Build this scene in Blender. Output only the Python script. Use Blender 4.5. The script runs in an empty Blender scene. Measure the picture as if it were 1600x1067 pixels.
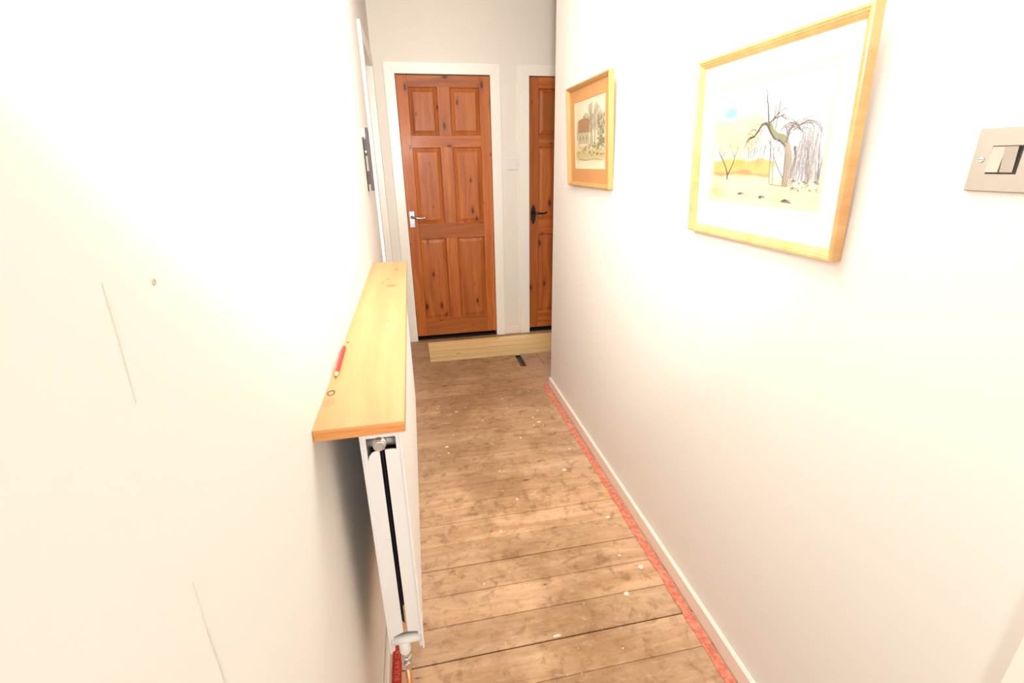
import bpy, bmesh, math, random
from mathutils import Vector, Matrix
random.seed(7)
S = bpy.context.scene
COL = S.collection

# ------------------------------------------------------------------ camera
cam_d = bpy.data.cameras.new('camera'); cam = bpy.data.objects.new('camera', cam_d); COL.objects.link(cam)
S.camera = cam
F, YAW, PITCH, ROLL, CH = 743.46, 0.1964, -0.3585, -0.0160, 1.3995
cam_d.sensor_width = 36.0; cam_d.lens = F * 36.0 / 1600.0; cam_d.clip_start = 0.02
_f = Vector((math.sin(YAW) * math.cos(PITCH), math.cos(YAW) * math.cos(PITCH), math.sin(PITCH)))
_r = Vector((math.cos(YAW), -math.sin(YAW), 0)); _u = _r.cross(_f)
_r2 = math.cos(ROLL) * _r + math.sin(ROLL) * _u
_u2 = -math.sin(ROLL) * _r + math.cos(ROLL) * _u
M = Matrix((( _r2.x, _u2.x, -_f.x, 0), (_r2.y, _u2.y, -_f.y, 0), (_r2.z, _u2.z, -_f.z, CH), (0, 0, 0, 1)))
cam.matrix_world = M

# ------------------------------------------------------------------ world, lights, exposure
W = bpy.data.worlds.new('world'); S.world = W; W.use_nodes = True
W.node_tree.nodes['Background'].inputs[0].default_value = (1, .96, .9, 1)
W.node_tree.nodes['Background'].inputs[1].default_value = 0.01

def area(name, loc, aim, size, power, col, spread=180):
    l = bpy.data.lights.new(name, 'AREA'); l.shape = 'DISK'; l.size = size; l.energy = power; l.color = col
    l.spread = math.radians(spread)
    o = bpy.data.objects.new(name, l); COL.objects.link(o); o.location = loc
    o.rotation_euler = (Vector(aim) - Vector(loc)).to_track_quat('-Z', 'Y').to_euler()
    return o
area('ceiling_bounce', (0.28, 1.38, 2.44), (0.28, 1.55, 0), 0.95, 30, (1.0, .99, .97))
area('camera_flash', (0.05, -0.05, 1.65), (0.3, 4, 1.9), 0.15, 15.0, (1.0, .965, .91), 92)
area('rear_fill', (0.02, -0.95, 1.05), (0.3, 4, 0.9), 0.34, 7.2, (.985, .99, 1.0), 140)  # unseen fill disk added behind the camera to brighten the radiator end
S.view_settings.view_transform = 'Standard'; S.view_settings.look = 'None'
S.view_settings.gamma = 1; S.view_settings.use_curve_mapping = False
S.view_settings.exposure = 0.07

# ------------------------------------------------------------------ helpers
def srgb(r, g, b):
    c = []
    for v in (r, g, b):
        v /= 255.0
        c.append(v / 12.92 if v <= .04045 else ((v + .055) / 1.055) ** 2.4)
    return (c[0], c[1], c[2], 1)

class NT:
    """tiny node-graph helper"""
    def __init__(s, name):
        s.m = bpy.data.materials.new(name); s.m.use_nodes = True
        s.t = s.m.node_tree; s.b = s.t.nodes['Principled BSDF']
    def n(s, typ, **kw):
        nd = s.t.nodes.new(typ)
        for k, v in kw.items(): setattr(nd, k, v)
        return nd
    def l(s, a, b): s.t.links.new(a, b)
    def val(s, sock, v):
        if hasattr(v, 'is_output') or isinstance(v, bpy.types.NodeSocket): s.l(v, sock)
        else: sock.default_value = v
    def math(s, op, a, b=0.0, c=None, clamp=False):
        nd = s.n('ShaderNodeMath', operation=op, use_clamp=clamp); s.val(nd.inputs[0], a); s.val(nd.inputs[1], b)
        if c is not None: s.val(nd.inputs[2], c)
        return nd.outputs[0]
    def mix(s, f, a, b, mode='MIX'):
        nd = s.n('ShaderNodeMix', data_type='RGBA', blend_type=mode, clamp_factor=True)
        s.val(nd.inputs[0], f); s.val(nd.inputs[6], a); s.val(nd.inputs[7], b); return nd.outputs[2]
    def noise(s, vec, scale, detail=3, rough=.55, dist=0.0):
        nd = s.n('ShaderNodeTexNoise'); s.l(vec, nd.inputs['Vector'])
        nd.inputs['Scale'].default_value = scale; nd.inputs['Detail'].default_value = detail
        nd.inputs['Roughness'].default_value = rough; nd.inputs['Distortion'].default_value = dist
        return nd.outputs[0]
    def ramp(s, f, stops):
        nd = s.n('ShaderNodeValToRGB'); s.l(f, nd.inputs[0]); e = nd.color_ramp.elements
        while len(e) < len(stops): e.new(.5)
        for i, (p, c) in enumerate(stops): e[i].position = p; e[i].color = c if len(c) == 4 else (*c, 1)
        return nd.outputs[0]
    def smooth(s, v, lo, hi):
        nd = s.n('ShaderNodeMapRange', interpolation_type='SMOOTHSTEP'); s.val(nd.inputs[0], v)
        nd.inputs[1].default_value = lo; nd.inputs[2].default_value = hi; return nd.outputs[0]
    def xyz(s, v):
        nd = s.n('ShaderNodeSeparateXYZ'); s.l(v, nd.inputs[0]); return nd.outputs
    def vec(s, a, b, c):
        nd = s.n('ShaderNodeCombineXYZ'); s.val(nd.inputs[0], a); s.val(nd.inputs[1], b); s.val(nd.inputs[2], c); return nd.outputs[0]
    def bump(s, h, strength=.2, dist=.002):
        nd = s.n('ShaderNodeBump'); nd.inputs['Strength'].default_value = strength; nd.inputs['Distance'].default_value = dist
        s.l(h, nd.inputs['Height']); s.l(nd.outputs[0], s.b.inputs['Normal'])
    def set(s, color=None, rough=None, metal=None, coat=None, spec=None):
        if color is not None: s.val(s.b.inputs['Base Color'], color)
        if rough is not None: s.val(s.b.inputs['Roughness'], rough)
        if metal is not None: s.b.inputs['Metallic'].default_value = metal
        if coat is not None: s.b.inputs['Coat Weight'].default_value = coat; s.b.inputs['Coat Roughness'].default_value = .18
        if spec is not None: s.b.inputs['Specular IOR Level'].default_value = spec
        return s.m

def paint(name, c, rough=.6, var=.03, bump=.06, scale=9, spec=.4):
    g = NT(name); tc = g.n('ShaderNodeTexCoord').outputs['Object']
    n1 = g.noise(tc, scale * .25, 3); n2 = g.noise(tc, scale * 30, 2)
    dark = tuple(v * (1 - var * 2) for v in c[:3]) + (1,)
    g.set(g.mix(n1, dark, c), rough, spec=spec); g.bump(n2, bump, .001); return g.m

def metal(name, c, rough=.2):
    g = NT(name); tc = g.n('ShaderNodeTexCoord').outputs['Object']
    n = g.noise(tc, 60, 3)
    g.set(g.mix(n, tuple(v * .9 for v in c[:3]) + (1,), c), g.math('MULTIPLY_ADD', n, .12, rough), 1.0); return g.m

def wood(name, axis, cols, rough=.45, coat=0.0, gscale=1.0, knots=None, knotcol=(.05, .02, .01, 1), kdens=(2.0, 6.0), ksize=.07,
         old=False, bumpv=.12, random_off=True, contrast=1.0):
    """axis: 'X','Y','Z' grain direction. cols: dark, mid, light"""
    g = NT(name); tc = g.n('ShaderNodeTexCoord').outputs['Object']
    x, y, z = g.xyz(tc)
    if axis == 'X': a, b, c = x, y, z
    elif axis == 'Y': a, b, c = y, x, z
    elif axis == 'XZ': a, b, c = x, z, y
    else: a, b, c = z, x, y
    if random_off:
        rnd = g.n('ShaderNodeObjectInfo').outputs['Random']
        a2 = g.math('MULTIPLY_ADD', rnd, 37.0, a); b2 = g.math('MULTIPLY_ADD', rnd, 11.0, b)
    else: a2, b2 = a, b; rnd = None
    wob = g.noise(g.vec(g.math('MULTIPLY', a2, 2.2), g.math('MULTIPLY', b2, 5.0), c), 1.0, 2)
    bb = g.math('MULTIPLY_ADD', wob, .09, b2)
    p = g.vec(g.math('MULTIPLY', a2, 1.3 * gscale), g.math('MULTIPLY', bb, 26 * gscale), g.math('MULTIPLY', c, 26 * gscale))
    n1 = g.noise(p, 1.0, 5, .6, .3)
    p2 = g.vec(g.math('MULTIPLY', a2, 9 * gscale), g.math('MULTIPLY', bb, 300 * gscale), g.math('MULTIPLY', c, 300 * gscale))
    n2 = g.noise(p2, 1.0, 2, .5)
    f = g.math('MULTIPLY_ADD', g.math('SUBTRACT', n2, .5), .22 * contrast, n1)
    col = g.ramp(f, [(.5 - .22 / max(contrast, .2), cols[0]), (.5, cols[1]), (.5 + .2 / max(contrast, .2), cols[2])])
    if rnd is not None:
        tint = g.math('MULTIPLY_ADD', rnd, .36, .82)
        col = g.mix(1.0, col, g.vec(tint, tint, tint), 'MULTIPLY')
    # knots
    v = g.n('ShaderNodeTexVoronoi', voronoi_dimensions='2D')
    v.inputs['Scale'].default_value = 1.0
    g.l(g.vec(g.math('MULTIPLY', a2, kdens[0]), g.math('MULTIPLY', b2, kdens[1]), 0.0), v.inputs['Vector'])
    kd = g.math('MULTIPLY_ADD', g.math('SUBTRACT', g.noise(tc, 45, 2), .5), .035, v.outputs['Distance'])
    sz = g.math('MULTIPLY_ADD', g.xyz(v.outputs['Color'])[0], ksize * 1.3, ksize * -.25)
    km = g.smooth(g.math('DIVIDE', kd, g.math('MAXIMUM', sz, .004)), 1.25, .55)
    halo = g.smooth(g.math('DIVIDE', kd, g.math('MAXIMUM', sz, .004)), 3.2, .8)
    col = g.mix(g.math('MULTIPLY', halo, .45), col, cols[0]); col = g.mix(g.math('MULTIPLY', km, .9), col, knotcol)
    if knots:
        for (ka, kb, ra, rb, ring, kc) in knots:
            da = g.math('DIVIDE', g.math('SUBTRACT', a, ka), ra); db = g.math('DIVIDE', g.math('SUBTRACT', b, kb), rb)
            dd = g.math('SQRT', g.math('ADD', g.math('MULTIPLY', da, da), g.math('MULTIPLY', db, db)))
            dd = g.math('MULTIPLY_ADD', g.math('SUBTRACT', g.noise(tc, 70, 2), .5), .5, dd)
            m = g.smooth(dd, 1.15, .8)
            if ring: m = g.math('MULTIPLY', m, g.smooth(dd, .35, .75))
            col = g.mix(g.math('MULTIPLY', m, .85), col, kc)
    rg = rough
    if old:
        pos = g.n('ShaderNodeNewGeometry').outputs['Position']; px, py, pz = g.xyz(pos)
        # traffic dirt along the middle of the hall, paler boards where carpet edges were fixed
        big = g.noise(pos, 3.1, 5, .62)
        cen = g.math('ABSOLUTE', g.math('SUBTRACT', px, .34))
        dirt = g.math('MULTIPLY', g.smooth(cen, .46, .10), g.smooth(big, .36, .62))
        col = g.mix(g.math('MULTIPLY', dirt, .62), col, srgb(138, 100, 60))
        far = g.smooth(py, 1.9, 3.0)  # boards turn browner and darker towards the far end
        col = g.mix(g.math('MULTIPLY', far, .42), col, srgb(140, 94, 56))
        med = g.noise(pos, 16, 4, .65, .4)
        col = g.mix(g.math('MULTIPLY', g.smooth(med, .50, .70), .55), col, srgb(122, 84, 50))
        hf = g.noise(g.vec(g.math('MULTIPLY', px, 14), g.math('MULTIPLY', py, 40), 5.0), 1.0, 6, .72, .6)
        col = g.mix(g.math('MULTIPLY', g.smooth(hf, .52, .70), .40), col, srgb(120, 82, 50))
        col = g.mix(g.math('MULTIPLY', g.smooth(hf, .46, .30), .30), col, srgb(222, 190, 156))
        edge = g.smooth(cen, .28, .50)
        col = g.mix(g.math('MULTIPLY', edge, .22), col, srgb(216, 180, 156))
        # plaster dust smears
        sm = g.noise(g.vec(g.math('MULTIPLY', px, 5.0), g.math('MULTIPLY', py, 9.0), 3.7), 1.0, 6, .7)
        col = g.mix(g.math('MULTIPLY', g.smooth(sm, .60, .76), .45), col, srgb(226, 200, 176))
        # small dark nicks and pale specks
        nk = g.noise(g.vec(g.math('MULTIPLY', px, 60), g.math('MULTIPLY', py, 130), 1.0), 1.0, 2)
        col = g.mix(g.math('MULTIPLY', g.smooth(nk, .735, .80), .65), col, srgb(70, 44, 26))
        sp = g.noise(pos, 130, 1); sp2 = g.noise(pos, 4.2, 2)
        spm = g.math('MULTIPLY', g.smooth(sp, .76, .80), g.smooth(sp2, .46, .6))
        col = g.mix(g.math('MULTIPLY', spm, .8), col, srgb(238, 222, 196))
        rg = g.math('MULTIPLY_ADD', big, .25, rough)
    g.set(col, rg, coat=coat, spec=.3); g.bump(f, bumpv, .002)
    return g.m

# ------------------------------------------------------------------ materials
M_wall = paint('cream_wall_paint', srgb(234, 229, 222), .62, .012, .05)
M_wallfar = paint('cream_far_wall_bounce_tint', srgb(232, 224, 213), .62, .012, .05)  # same cream paint, with the warmth of bounced light put into its colour
M_ceil = paint('white_ceiling_paint', srgb(240, 237, 230), .8, .01, .08)
M_gloss = paint('white_gloss_paint', srgb(243, 238, 228), .28, .012, .03, spec=.5)
M_skirt = paint('off_white_skirting_gloss', srgb(240, 228, 214), .3, .02, .03)
M_rad = paint('white_radiator_enamel', srgb(247, 245, 241), .3, .015, .02)
M_dark = paint('dark_void', srgb(34, 28, 24), .8)
M_void = paint('dusty_subfloor', srgb(96, 80, 70), .8)
M_fin = paint('grey_convector_steel', srgb(60, 58, 58), .5)
M_plastic = paint('white_switch_plastic', srgb(232, 224, 218), .35, .01, .0)
M_chrome = metal('polished_chrome', (.80, .79, .77, 1), .12)
M_chromeplate = metal('bluish_chrome', (.50, .52, .54, 1), .16)
M_nickel = metal('brushed_nickel_plate', (.50, .47, .425, 1), .30)
M_grey_metal = metal('dull_grey_steel', (.52, .54, .57, 1), .35)
M_antique = metal('black_antique_iron', (.05, .045, .045, 1), .35)
M_bracket = paint('dark_bronze_enamel', srgb(66, 56, 52), .5, .1)
M_copper = metal('copper_pipe', (.80, .36, .18, 1), .3)
M_black = paint('black_plastic', srgb(45, 40, 42), .4)
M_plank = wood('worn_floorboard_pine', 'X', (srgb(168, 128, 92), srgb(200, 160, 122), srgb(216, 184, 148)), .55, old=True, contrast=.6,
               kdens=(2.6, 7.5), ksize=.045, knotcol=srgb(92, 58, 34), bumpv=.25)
M_newplank = wood('new_pale_floorboard_pine', 'X', (srgb(226, 186, 126), srgb(244, 210, 148), srgb(250, 224, 168)), .5,
                  kdens=(2.2, 7), ksize=.045, knotcol=srgb(130, 84, 46), bumpv=.1, contrast=.7)
PINE = (srgb(136, 66, 24), srgb(172, 94, 40), srgb(192, 114, 56))
M_pine_v = wood('varnished_pine_upright_grain', 'Z', PINE, .46, .04, .8, kdens=(3.2, 8), ksize=.085, knotcol=srgb(70, 24, 10), contrast=.8)
M_pine_h = wood('varnished_pine_level_grain', 'XZ', PINE, .46, .04, .8, kdens=(3.4, 8), ksize=.085, knotcol=srgb(70, 24, 10), contrast=.8)
M_pine_y = wood('varnished_pine_side_grain', 'Y', PINE, .32, .35, .8, kdens=(2.4, 6.5), ksize=.06, knotcol=srgb(70, 24, 10), contrast=.8)
SHK = [(.137, -.1765, .013, .008, True, srgb(84, 62, 34)), (.4126, -.1775, .006, .005, False, srgb(110, 86, 56)),
       (.976, -.092, .013, .017, False, srgb(164, 104, 62)), (1.252, -.083, .010, .006, False, srgb(96, 68, 38)),
       (1.083, -.109, .008, .006, False, srgb(144, 106, 68)), (1.035, -.1255, .008, .007, False, srgb(144, 106, 68)),
       (.098, -.174, .020, .010, False, srgb(178, 132, 92)), (.530, -.090, .012, .005, False, srgb(205, 180, 146))]
M_shelf = wood('raw_pine_shelf', 'Y', (srgb(168, 134, 86), srgb(181, 149, 101), srgb(192, 163, 116)), .5, knots=SHK,
               kdens=(.1, .1), ksize=.0001, random_off=False, contrast=.55, bumpv=.05)
M_endgrain = wood('shelf_end_grain', 'X', (srgb(172, 104, 50), srgb(206, 140, 78), srgb(220, 164, 104)), .6, gscale=2.2, kdens=(.1, .1), ksize=.0001)
M_oak = wood('honey_oak_frame', 'Y', (srgb(198, 138, 80), srgb(216, 162, 104), srgb(224, 178, 122)), .35, .3, kdens=(.1, .1), ksize=.0001, contrast=.7)
M_oakz = wood('honey_oak_frame_upright', 'Z', (srgb(198, 138, 80), srgb(216, 162, 104), srgb(224, 178, 122)), .35, .3, kdens=(.1, .1), ksize=.0001, contrast=.7)
M_gold = paint('aged_gold_frame', srgb(190, 146, 88), .35, .05, .05)
M_goldline = paint('pale_gilt_sight_edge', srgb(236, 196, 128), .4)
M_mat_w = paint('ivory_card_mount', srgb(244, 238, 222), .8, .005, .0)
M_mat_c = paint('cream_inner_mount', srgb(240, 222, 172), .8, .005, .0)
M_mat_t = paint('tan_card_mount', srgb(206, 150, 94), .8, .03, .05)
M_paper = paint('white_mount_bevel', srgb(240, 222, 190), .8)

def red_tape():
    g = NT('red_printed_tape'); pos = g.n('ShaderNodeNewGeometry').outputs['Position']
    x, y, z = g.xyz(pos)
    n = g.noise(pos, 14, 4, .7); n2 = g.noise(pos, 60, 3, .6); n3 = g.noise(g.vec(g.math('MULTIPLY', x, 8), g.math('MULTIPLY', y, 7), 0.0), 1.0, 3)
    c = g.mix(g.smooth(n, .38, .66), srgb(178, 38, 30), srgb(196, 60, 50))
    right = g.smooth(x, .2, .5)
    c = g.mix(g.math('MULTIPLY', right, g.math('MULTIPLY_ADD', g.smooth(n2, .35, .65), .5, .4)), c, srgb(224, 150, 120))
    c = g.mix(g.math('MULTIPLY', right, g.smooth(n3, .55, .74)), c, srgb(222, 160, 126))
    c = g.mix(g.math('MULTIPLY', g.smooth(g.noise(pos, 90, 2), .70, .78), .6), c, srgb(120, 40, 30))
    return g.set(c, .42)
M_tape = red_tape()
M_print = paint('faded_cream_print', srgb(232, 138, 100), .6, .2)
M_red = paint('red_pencil_lacquer', srgb(214, 44, 44), .3)
M_pwood = paint('bare_pencil_wood', srgb(226, 190, 138), .6)
M_lead = paint('graphite', srgb(70, 66, 66), .5)
M_spot = paint('dried_white_paint', srgb(236, 222, 198), .55, .05)
M_orange = paint('dried_orange_paint', srgb(232, 164, 70), .55, .05)
M_crack = paint('hairline_plaster_crack', srgb(218, 209, 196), .8)
M_plug = paint('dark_wall_plug', srgb(206, 192, 164), .7)

def glass():
    g = NT('picture_glass'); t = g.t
    tr = g.n('ShaderNodeBsdfTransparent'); gl = g.n('ShaderNodeBsdfGlossy'); gl.inputs['Roughness'].default_value = .02
    fr = g.n('ShaderNodeFresnel'); fr.inputs[0].default_value = 1.35
    mx = g.n('ShaderNodeMixShader'); f = g.math('MULTIPLY', fr.outputs[0], .10)
    g.l(f, mx.inputs[0]); g.l(tr.outputs[0], mx.inputs[1]); g.l(gl.outputs[0], mx.inputs[2])
    g.l(mx.outputs[0], t.nodes['Material Output'].inputs[0]); return g.m
M_glass = glass()

def attr_mat(name):
    g = NT(name); a = g.n('ShaderNodeAttribute', attribute_name='wash')
    tc = g.n('ShaderNodeTexCoord').outputs['Object']
    n = g.noise(tc, 120, 4, .6)
    g.set(g.mix(.06, a.outputs['Color'], g.ramp(n, [(.3, (.5, .5, .5)), (.7, (1, 1, 1))]), 'MULTIPLY'), .8, spec=.2); return g.m
M_wash = attr_mat('watercolour_wash')
def ink(name, c): return paint(name, srgb(*c), .8, .1, 0, spec=.2)
I_dark = ink('ink_dark_brown', (92, 78, 74)); I_grey = ink('ink_grey', (120, 113, 113)); I_lil = ink('ink_lilac_grey', (156, 152, 164))
I_trunk = ink('ink_trunk_grey', (160, 146, 128)); I_green = ink('ink_moss', (136, 142, 96)); I_white = ink('ink_bare_paper', (238, 234, 224))
I_brown = ink('ink_brick', (168, 132, 98)); I_olive = ink('ink_olive', (148, 138, 104)); I_pale = ink('ink_pale_grey', (188, 178, 152))

# ------------------------------------------------------------------ mesh helpers
class MB:
    def __init__(s): s.bm = bmesh.new(); s.mats = []
    def mi(s, m):
        if m not in s.mats: s.mats.append(m)
        return s.mats.index(m)
    def face(s, vs, m):
        try:
            f = s.bm.faces.new(vs); f.material_index = s.mi(m); return f
        except ValueError: return None
    def box(s, x0, x1, y0, y1, z0, z1, m, ch=0.0):
        """box, optionally chamfered on all edges"""
        bm = s.bm; tmp = bmesh.new()
        bmesh.ops.create_cube(tmp, size=1)
        for v in tmp.verts:
            v.co = Vector(((x0 + x1) / 2 + v.co.x * (x1 - x0), (y0 + y1) / 2 + v.co.y * (y1 - y0), (z0 + z1) / 2 + v.co.z * (z1 - z0)))
        if ch: bmesh.ops.bevel(tmp, geom=tmp.edges[:], offset=ch, segments=1, affect='EDGES')
        s.add(tmp, m)
    def add(s, tmp, m, mat=None):
        mp = {}
        for v in tmp.verts: mp[v] = s.bm.verts.new(mat @ v.co if mat else v.co)
        for f in tmp.faces:
            nf = s.face([mp[v] for v in f.verts], m)
            if nf: nf.smooth = f.smooth
        tmp.free()
    def prism(s, pts, axis, a0, a1, m):
        """extrude a 2-D polygon along an axis. pts in the other two axes in (x,y,z) order"""
        def P(p, a):
            return Vector((a, p[0], p[1])) if axis == 'X' else Vector((p[0], a, p[1])) if axis == 'Y' else Vector((p[0], p[1], a))
        A = [s.bm.verts.new(P(p, a0)) for p in pts]; B = [s.bm.verts.new(P(p, a1)) for p in pts]
        n = len(pts)
        for i in range(n): s.face([A[i], A[(i + 1) % n], B[(i + 1) % n], B[i]], m)
        s.face(A[::-1], m); s.face(B, m)
    def loft(s, rings, m, cap=True, smooth=True):
        R = [[s.bm.verts.new(p) for p in r] for r in rings]; n = len(R[0])
        for a, b in zip(R, R[1:]):
            for i in range(n):
                f = s.face([a[i], a[(i + 1) % n], b[(i + 1) % n], b[i]], m)
                if f: f.smooth = smooth
        if cap: s.face(R[0][::-1], m); s.face(R[-1], m)
    def tube(s, pts, radii, m, seg=16, smooth=True, phase=0.0):
        pts = [Vector(p) for p in pts]
        if not isinstance(radii, (list, tuple)): radii = [radii] * len(pts)
        rings = []; ref = None
        for i, p in enumerate(pts):
            d = (pts[min(i + 1, len(pts) - 1)] - pts[max(i - 1, 0)]).normalized()
            if ref is None: ref = Vector((0, 0, 1)) if abs(d.z) < .9 else Vector((1, 0, 0))
            a = (ref - d * ref.dot(d)).normalized(); b = d.cross(a); ref = a
            rings.append([p + (a * math.cos(phase + 2 * math.pi * k / seg) + b * math.sin(phase + 2 * math.pi * k / seg)) * radii[i] for k in range(seg)])
        s.loft(rings, m, True, smooth)
    def lathe(s, o, d, prof, m, seg=24, smooth=True):
        """prof: (distance along d, radius); doubled points keep hard edges"""
        o = Vector(o); d = Vector(d).normalized(); a = d.orthogonal().normalized(); b = d.cross(a)
        s.loft([[o + d * t + (a * math.cos(2 * math.pi * k / seg) + b * math.sin(2 * math.pi * k / seg)) * max(r, 1e-5) for k in range(seg)] for t, r in prof], m, True, smooth)
    def build(s, name, parent=None, mw=None):
        bmesh.ops.recalc_face_normals(s.bm, faces=s.bm.faces[:])
        me = bpy.data.meshes.new(name); s.bm.to_mesh(me); s.bm.free()
        for m in s.mats: me.materials.append(m)
        o = bpy.data.objects.new(name, me); COL.objects.link(o)
        if parent: o.parent = parent
        return o

def tag(o, label=None, cat=None, group=None, kind=None):
    if label: o['label'] = label
    if cat: o['category'] = cat
    if group: o['group'] = group
    if kind: o['kind'] = kind
    return o
def empty(name, loc=(0, 0, 0)):
    o = bpy.data.objects.new(name, None); o.empty_display_size = .1; COL.objects.link(o); o.location = loc; return o
def boxes(name, bl, m, parent=None, ch=0.0):
    b = MB()
    for q in bl: b.box(*q, m, ch)
    return b.build(name, parent)
def inst(src, parent, loc=None):
    o = bpy.data.objects.new(src.name.split('.')[0], src.data); COL.objects.link(o); o.parent = parent
    if loc: o.location = loc
    return o

# ------------------------------------------------------------------ room dimensions (metres)
XL, XR = -.187, .812            # hall walls
YF = 3.868                      # far wall face (its architraves stand 15 mm proud)
YC = 2.777                      # end of the right wall
XE = 2.5                        # end of the side passage
YB = -1.1                       # wall behind the camera
ZC = 2.51
T = .10

tag(boxes('ceiling', [(XL - T, XE + T, YB - T, YF + .12, ZC, ZC + .1)], M_ceil), 'white painted hall ceiling above the cream walls', 'ceiling', kind='structure')
# left wall with a doorway near its far end
D3a, D3b = 2.900, 3.604
tag(boxes('wall_left', [(XL - T, XL, YB, D3a - .02, -.05, ZC), (XL - T, XL, D3b + .02, YF, -.05, ZC), (XL - T, XL, D3a - .02, D3b + .02, 2.02, ZC)], M_wall),
    'long cream wall on the left with the radiator and pine shelf', 'wall', kind='structure')
wl = bpy.data.objects['wall_left']
tag(boxes('wall_right', [(XR, XR + T, YB, YC, -.05, ZC)], M_wall), 'cream wall on the right with the two framed pictures', 'wall', kind='structure')
tag(boxes('wall_return', [(XR + T, XE, YC - T, YC, -.05, ZC)], M_wall), 'cream wall around the corner behind the right hand wall', 'wall', kind='structure')
D1a, D1b, D2a, D2b = -.0404, .6356, .9268, 1.603
tag(boxes('wall_far', [(XL - T, D1a - .02, YF, YF + .12, -.05, ZC), (D1b + .02, D2a - .02, YF, YF + .12, -.05, ZC), (D2b + .02, XE + T, YF, YF + .12, -.05, ZC),
                       (D1a - .02, D1b + .02, YF, YF + .12, 2.02, ZC), (D2a - .02, D2b + .02, YF, YF + .12, 2.02, ZC)], M_wallfar),
    'cream end wall holding the two pine doors', 'wall', kind='structure')
tag(boxes('wall_end', [(XE, XE + T, YC - T, YF, -.05, ZC)], M_wall), 'cream wall closing the side passage out of sight', 'wall', kind='structure')
tag(boxes('wall_back', [(XL - T, XR + T, YB - T, YB, -.05, ZC)], M_wall), 'cream wall behind the viewer', 'wall', kind='structure')

# marks on the left wall: thin cracks and a filled plug hole
def ribbon(name, pts, w, m, parent):
    b = MB(); P = [Vector(p) for p in pts]; L = []; R = []
    for i, p in enumerate(P):
        d = (P[min(i + 1, len(P) - 1)] - P[max(i - 1, 0)]).normalized(); s = Vector((1, 0, 0)).cross(d) * w / 2
        L.append((p + s)); R.append((p - s))
    for i in range(len(P) - 1):
        q = [L[i], L[i + 1], R[i + 1], R[i]]
        b.face([b.bm.verts.new(v) for v in q], m)
    o = b.build(name, parent); md = o.modifiers.new('t', 'SOLIDIFY'); md.thickness = .0004; return o
ribbon('crack', [(XL + .0004, .3250, 1.335), (XL + .0004, .3235, 1.30), (XL + .0004, .3204, 1.2566)], .0005, M_crack, wl)
ribbon('crack', [(XL + .0004, .3180, 1.105), (XL + .0004, .3172, 1.06), (XL + .0004, .3180, 1.02), (XL + .0004, .3172, .95), (XL + .0004, .318, .80)], .0006, M_crack, wl)
b = MB(); b.lathe((XL - .002, .3821, 1.3233), (1, 0, 0), [(0, .0028), (.0026, .0026), (.0026, .0012), (.0022, .0012)], M_plug, 10)
tag(b.build('filler_spot', wl), 'small tan filled screw hole')

wf = bpy.data.objects['wall_far']
for (x_, z_, r_) in ((0.2226, 2.3181, .006), (0.5045, 2.3007, .005)):
    b = MB(); b.lathe((x_, YF + .001, z_), (0, -1, 0), [(0, r_), (.0014, r_ * .8)], M_gloss, 10); tag(b.build('filler_spot', wf), 'small white filler dab')
# skirtings
def skirt(name, label, prof_box, parent=None):
    o = boxes(name, prof_box, M_skirt, ch=.004); return tag(o, label, 'skirting', kind='structure')
skirt('baseboard_right', 'low off-white skirting board along the right wall', [(XR - .015, XR, .33, YC, 0, .065)])
skirt('baseboard_left', 'low off-white skirting board behind the radiator', [(XL, XL + .015, YB, 2.827, 0, .065)])
skirt('baseboard_far', 'short white skirting between the two door frames', [(.7102, .8473, YF - .012, YF, 0, .07)])

# ------------------------------------------------------------------ floor: boards across the hall
fl = boxes('floor', [(XL - T, XE + T, YB - T, YF + .3, -.08, -.045)], M_void)
tag(fl, 'bare worn pine floorboards running across the hall', 'floor', kind='structure')
PITCH_B = .1173; Y0 = 1.0252
gap = {0: .0040, 1: .0014, 3: .0022, 4: .0008, 5: .0016, 6: .0012, 7: .0013, 8: .0016, 10: .0022, 11: .0018, 12: .0016, 13: .0030, 14: .0014, 15: .0022, 16: .0020, 17: .0024, 19: .0018}
def plank(x0, x1, y0, y1, dz, m, name='plank'):
    b = MB(); c = .0016; t = .020
    b.prism([(y0, -t), (y1, -t), (y1, dz - c), (y1 - c, dz), (y0 + c, dz), (y0, dz - c)], 'X', x0, x1, m)
    return b.build(name, fl)
XA = XL - .004
for k in range(-16, 25):
    y0 = Y0 + k * PITCH_B; y1 = y0 + PITCH_B
    g0 = gap.get(k, random.uniform(.0007, .0014)); g1 = gap.get(k + 1, .001)
    dz = random.uniform(-.0008, .0004)
    a, c_ = y0 + g0 / 2, y1 - g1 / 2
    xr = XR + .004 if y1 < YC + .03 else XE
    if k == 24: c_ = YF + .02
    if 18 <= k <= 19:            # rows cut by the dark notch in front of the passage
        plank(XA, .688, a, c_, dz, M_plank); plank(.733, .862, a, c_, dz, M_plank); plank(.866, xr, a, c_, dz - .0006, M_plank)
    elif 20 <= k <= 22:          # three new boards, cut square at their left end
        plank(XA, .0375, a, c_, dz, M_plank)
        plank(.0395, xr, a + (.03 if k == 20 else 0), c_, .0016, M_newplank)
    elif k == 23:
        plank(XA, .0375, a, c_, dz, M_plank)
        plank(.0395, xr, a, 3.80, .0016, M_newplank); plank(.0395, xr, 3.802, c_, dz - .001, M_plank)
    elif k in (13,):
        j = .07
        plank(XA, j, a, c_, dz, M_plank); plank(j + .0012, xr, a, c_, dz + .0003, M_plank)
    else:
        plank(XA, xr, a, c_, dz, M_plank)
plank(XL - .099, XL - .006, D3a, D3b, -.001, M_plank)
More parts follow.
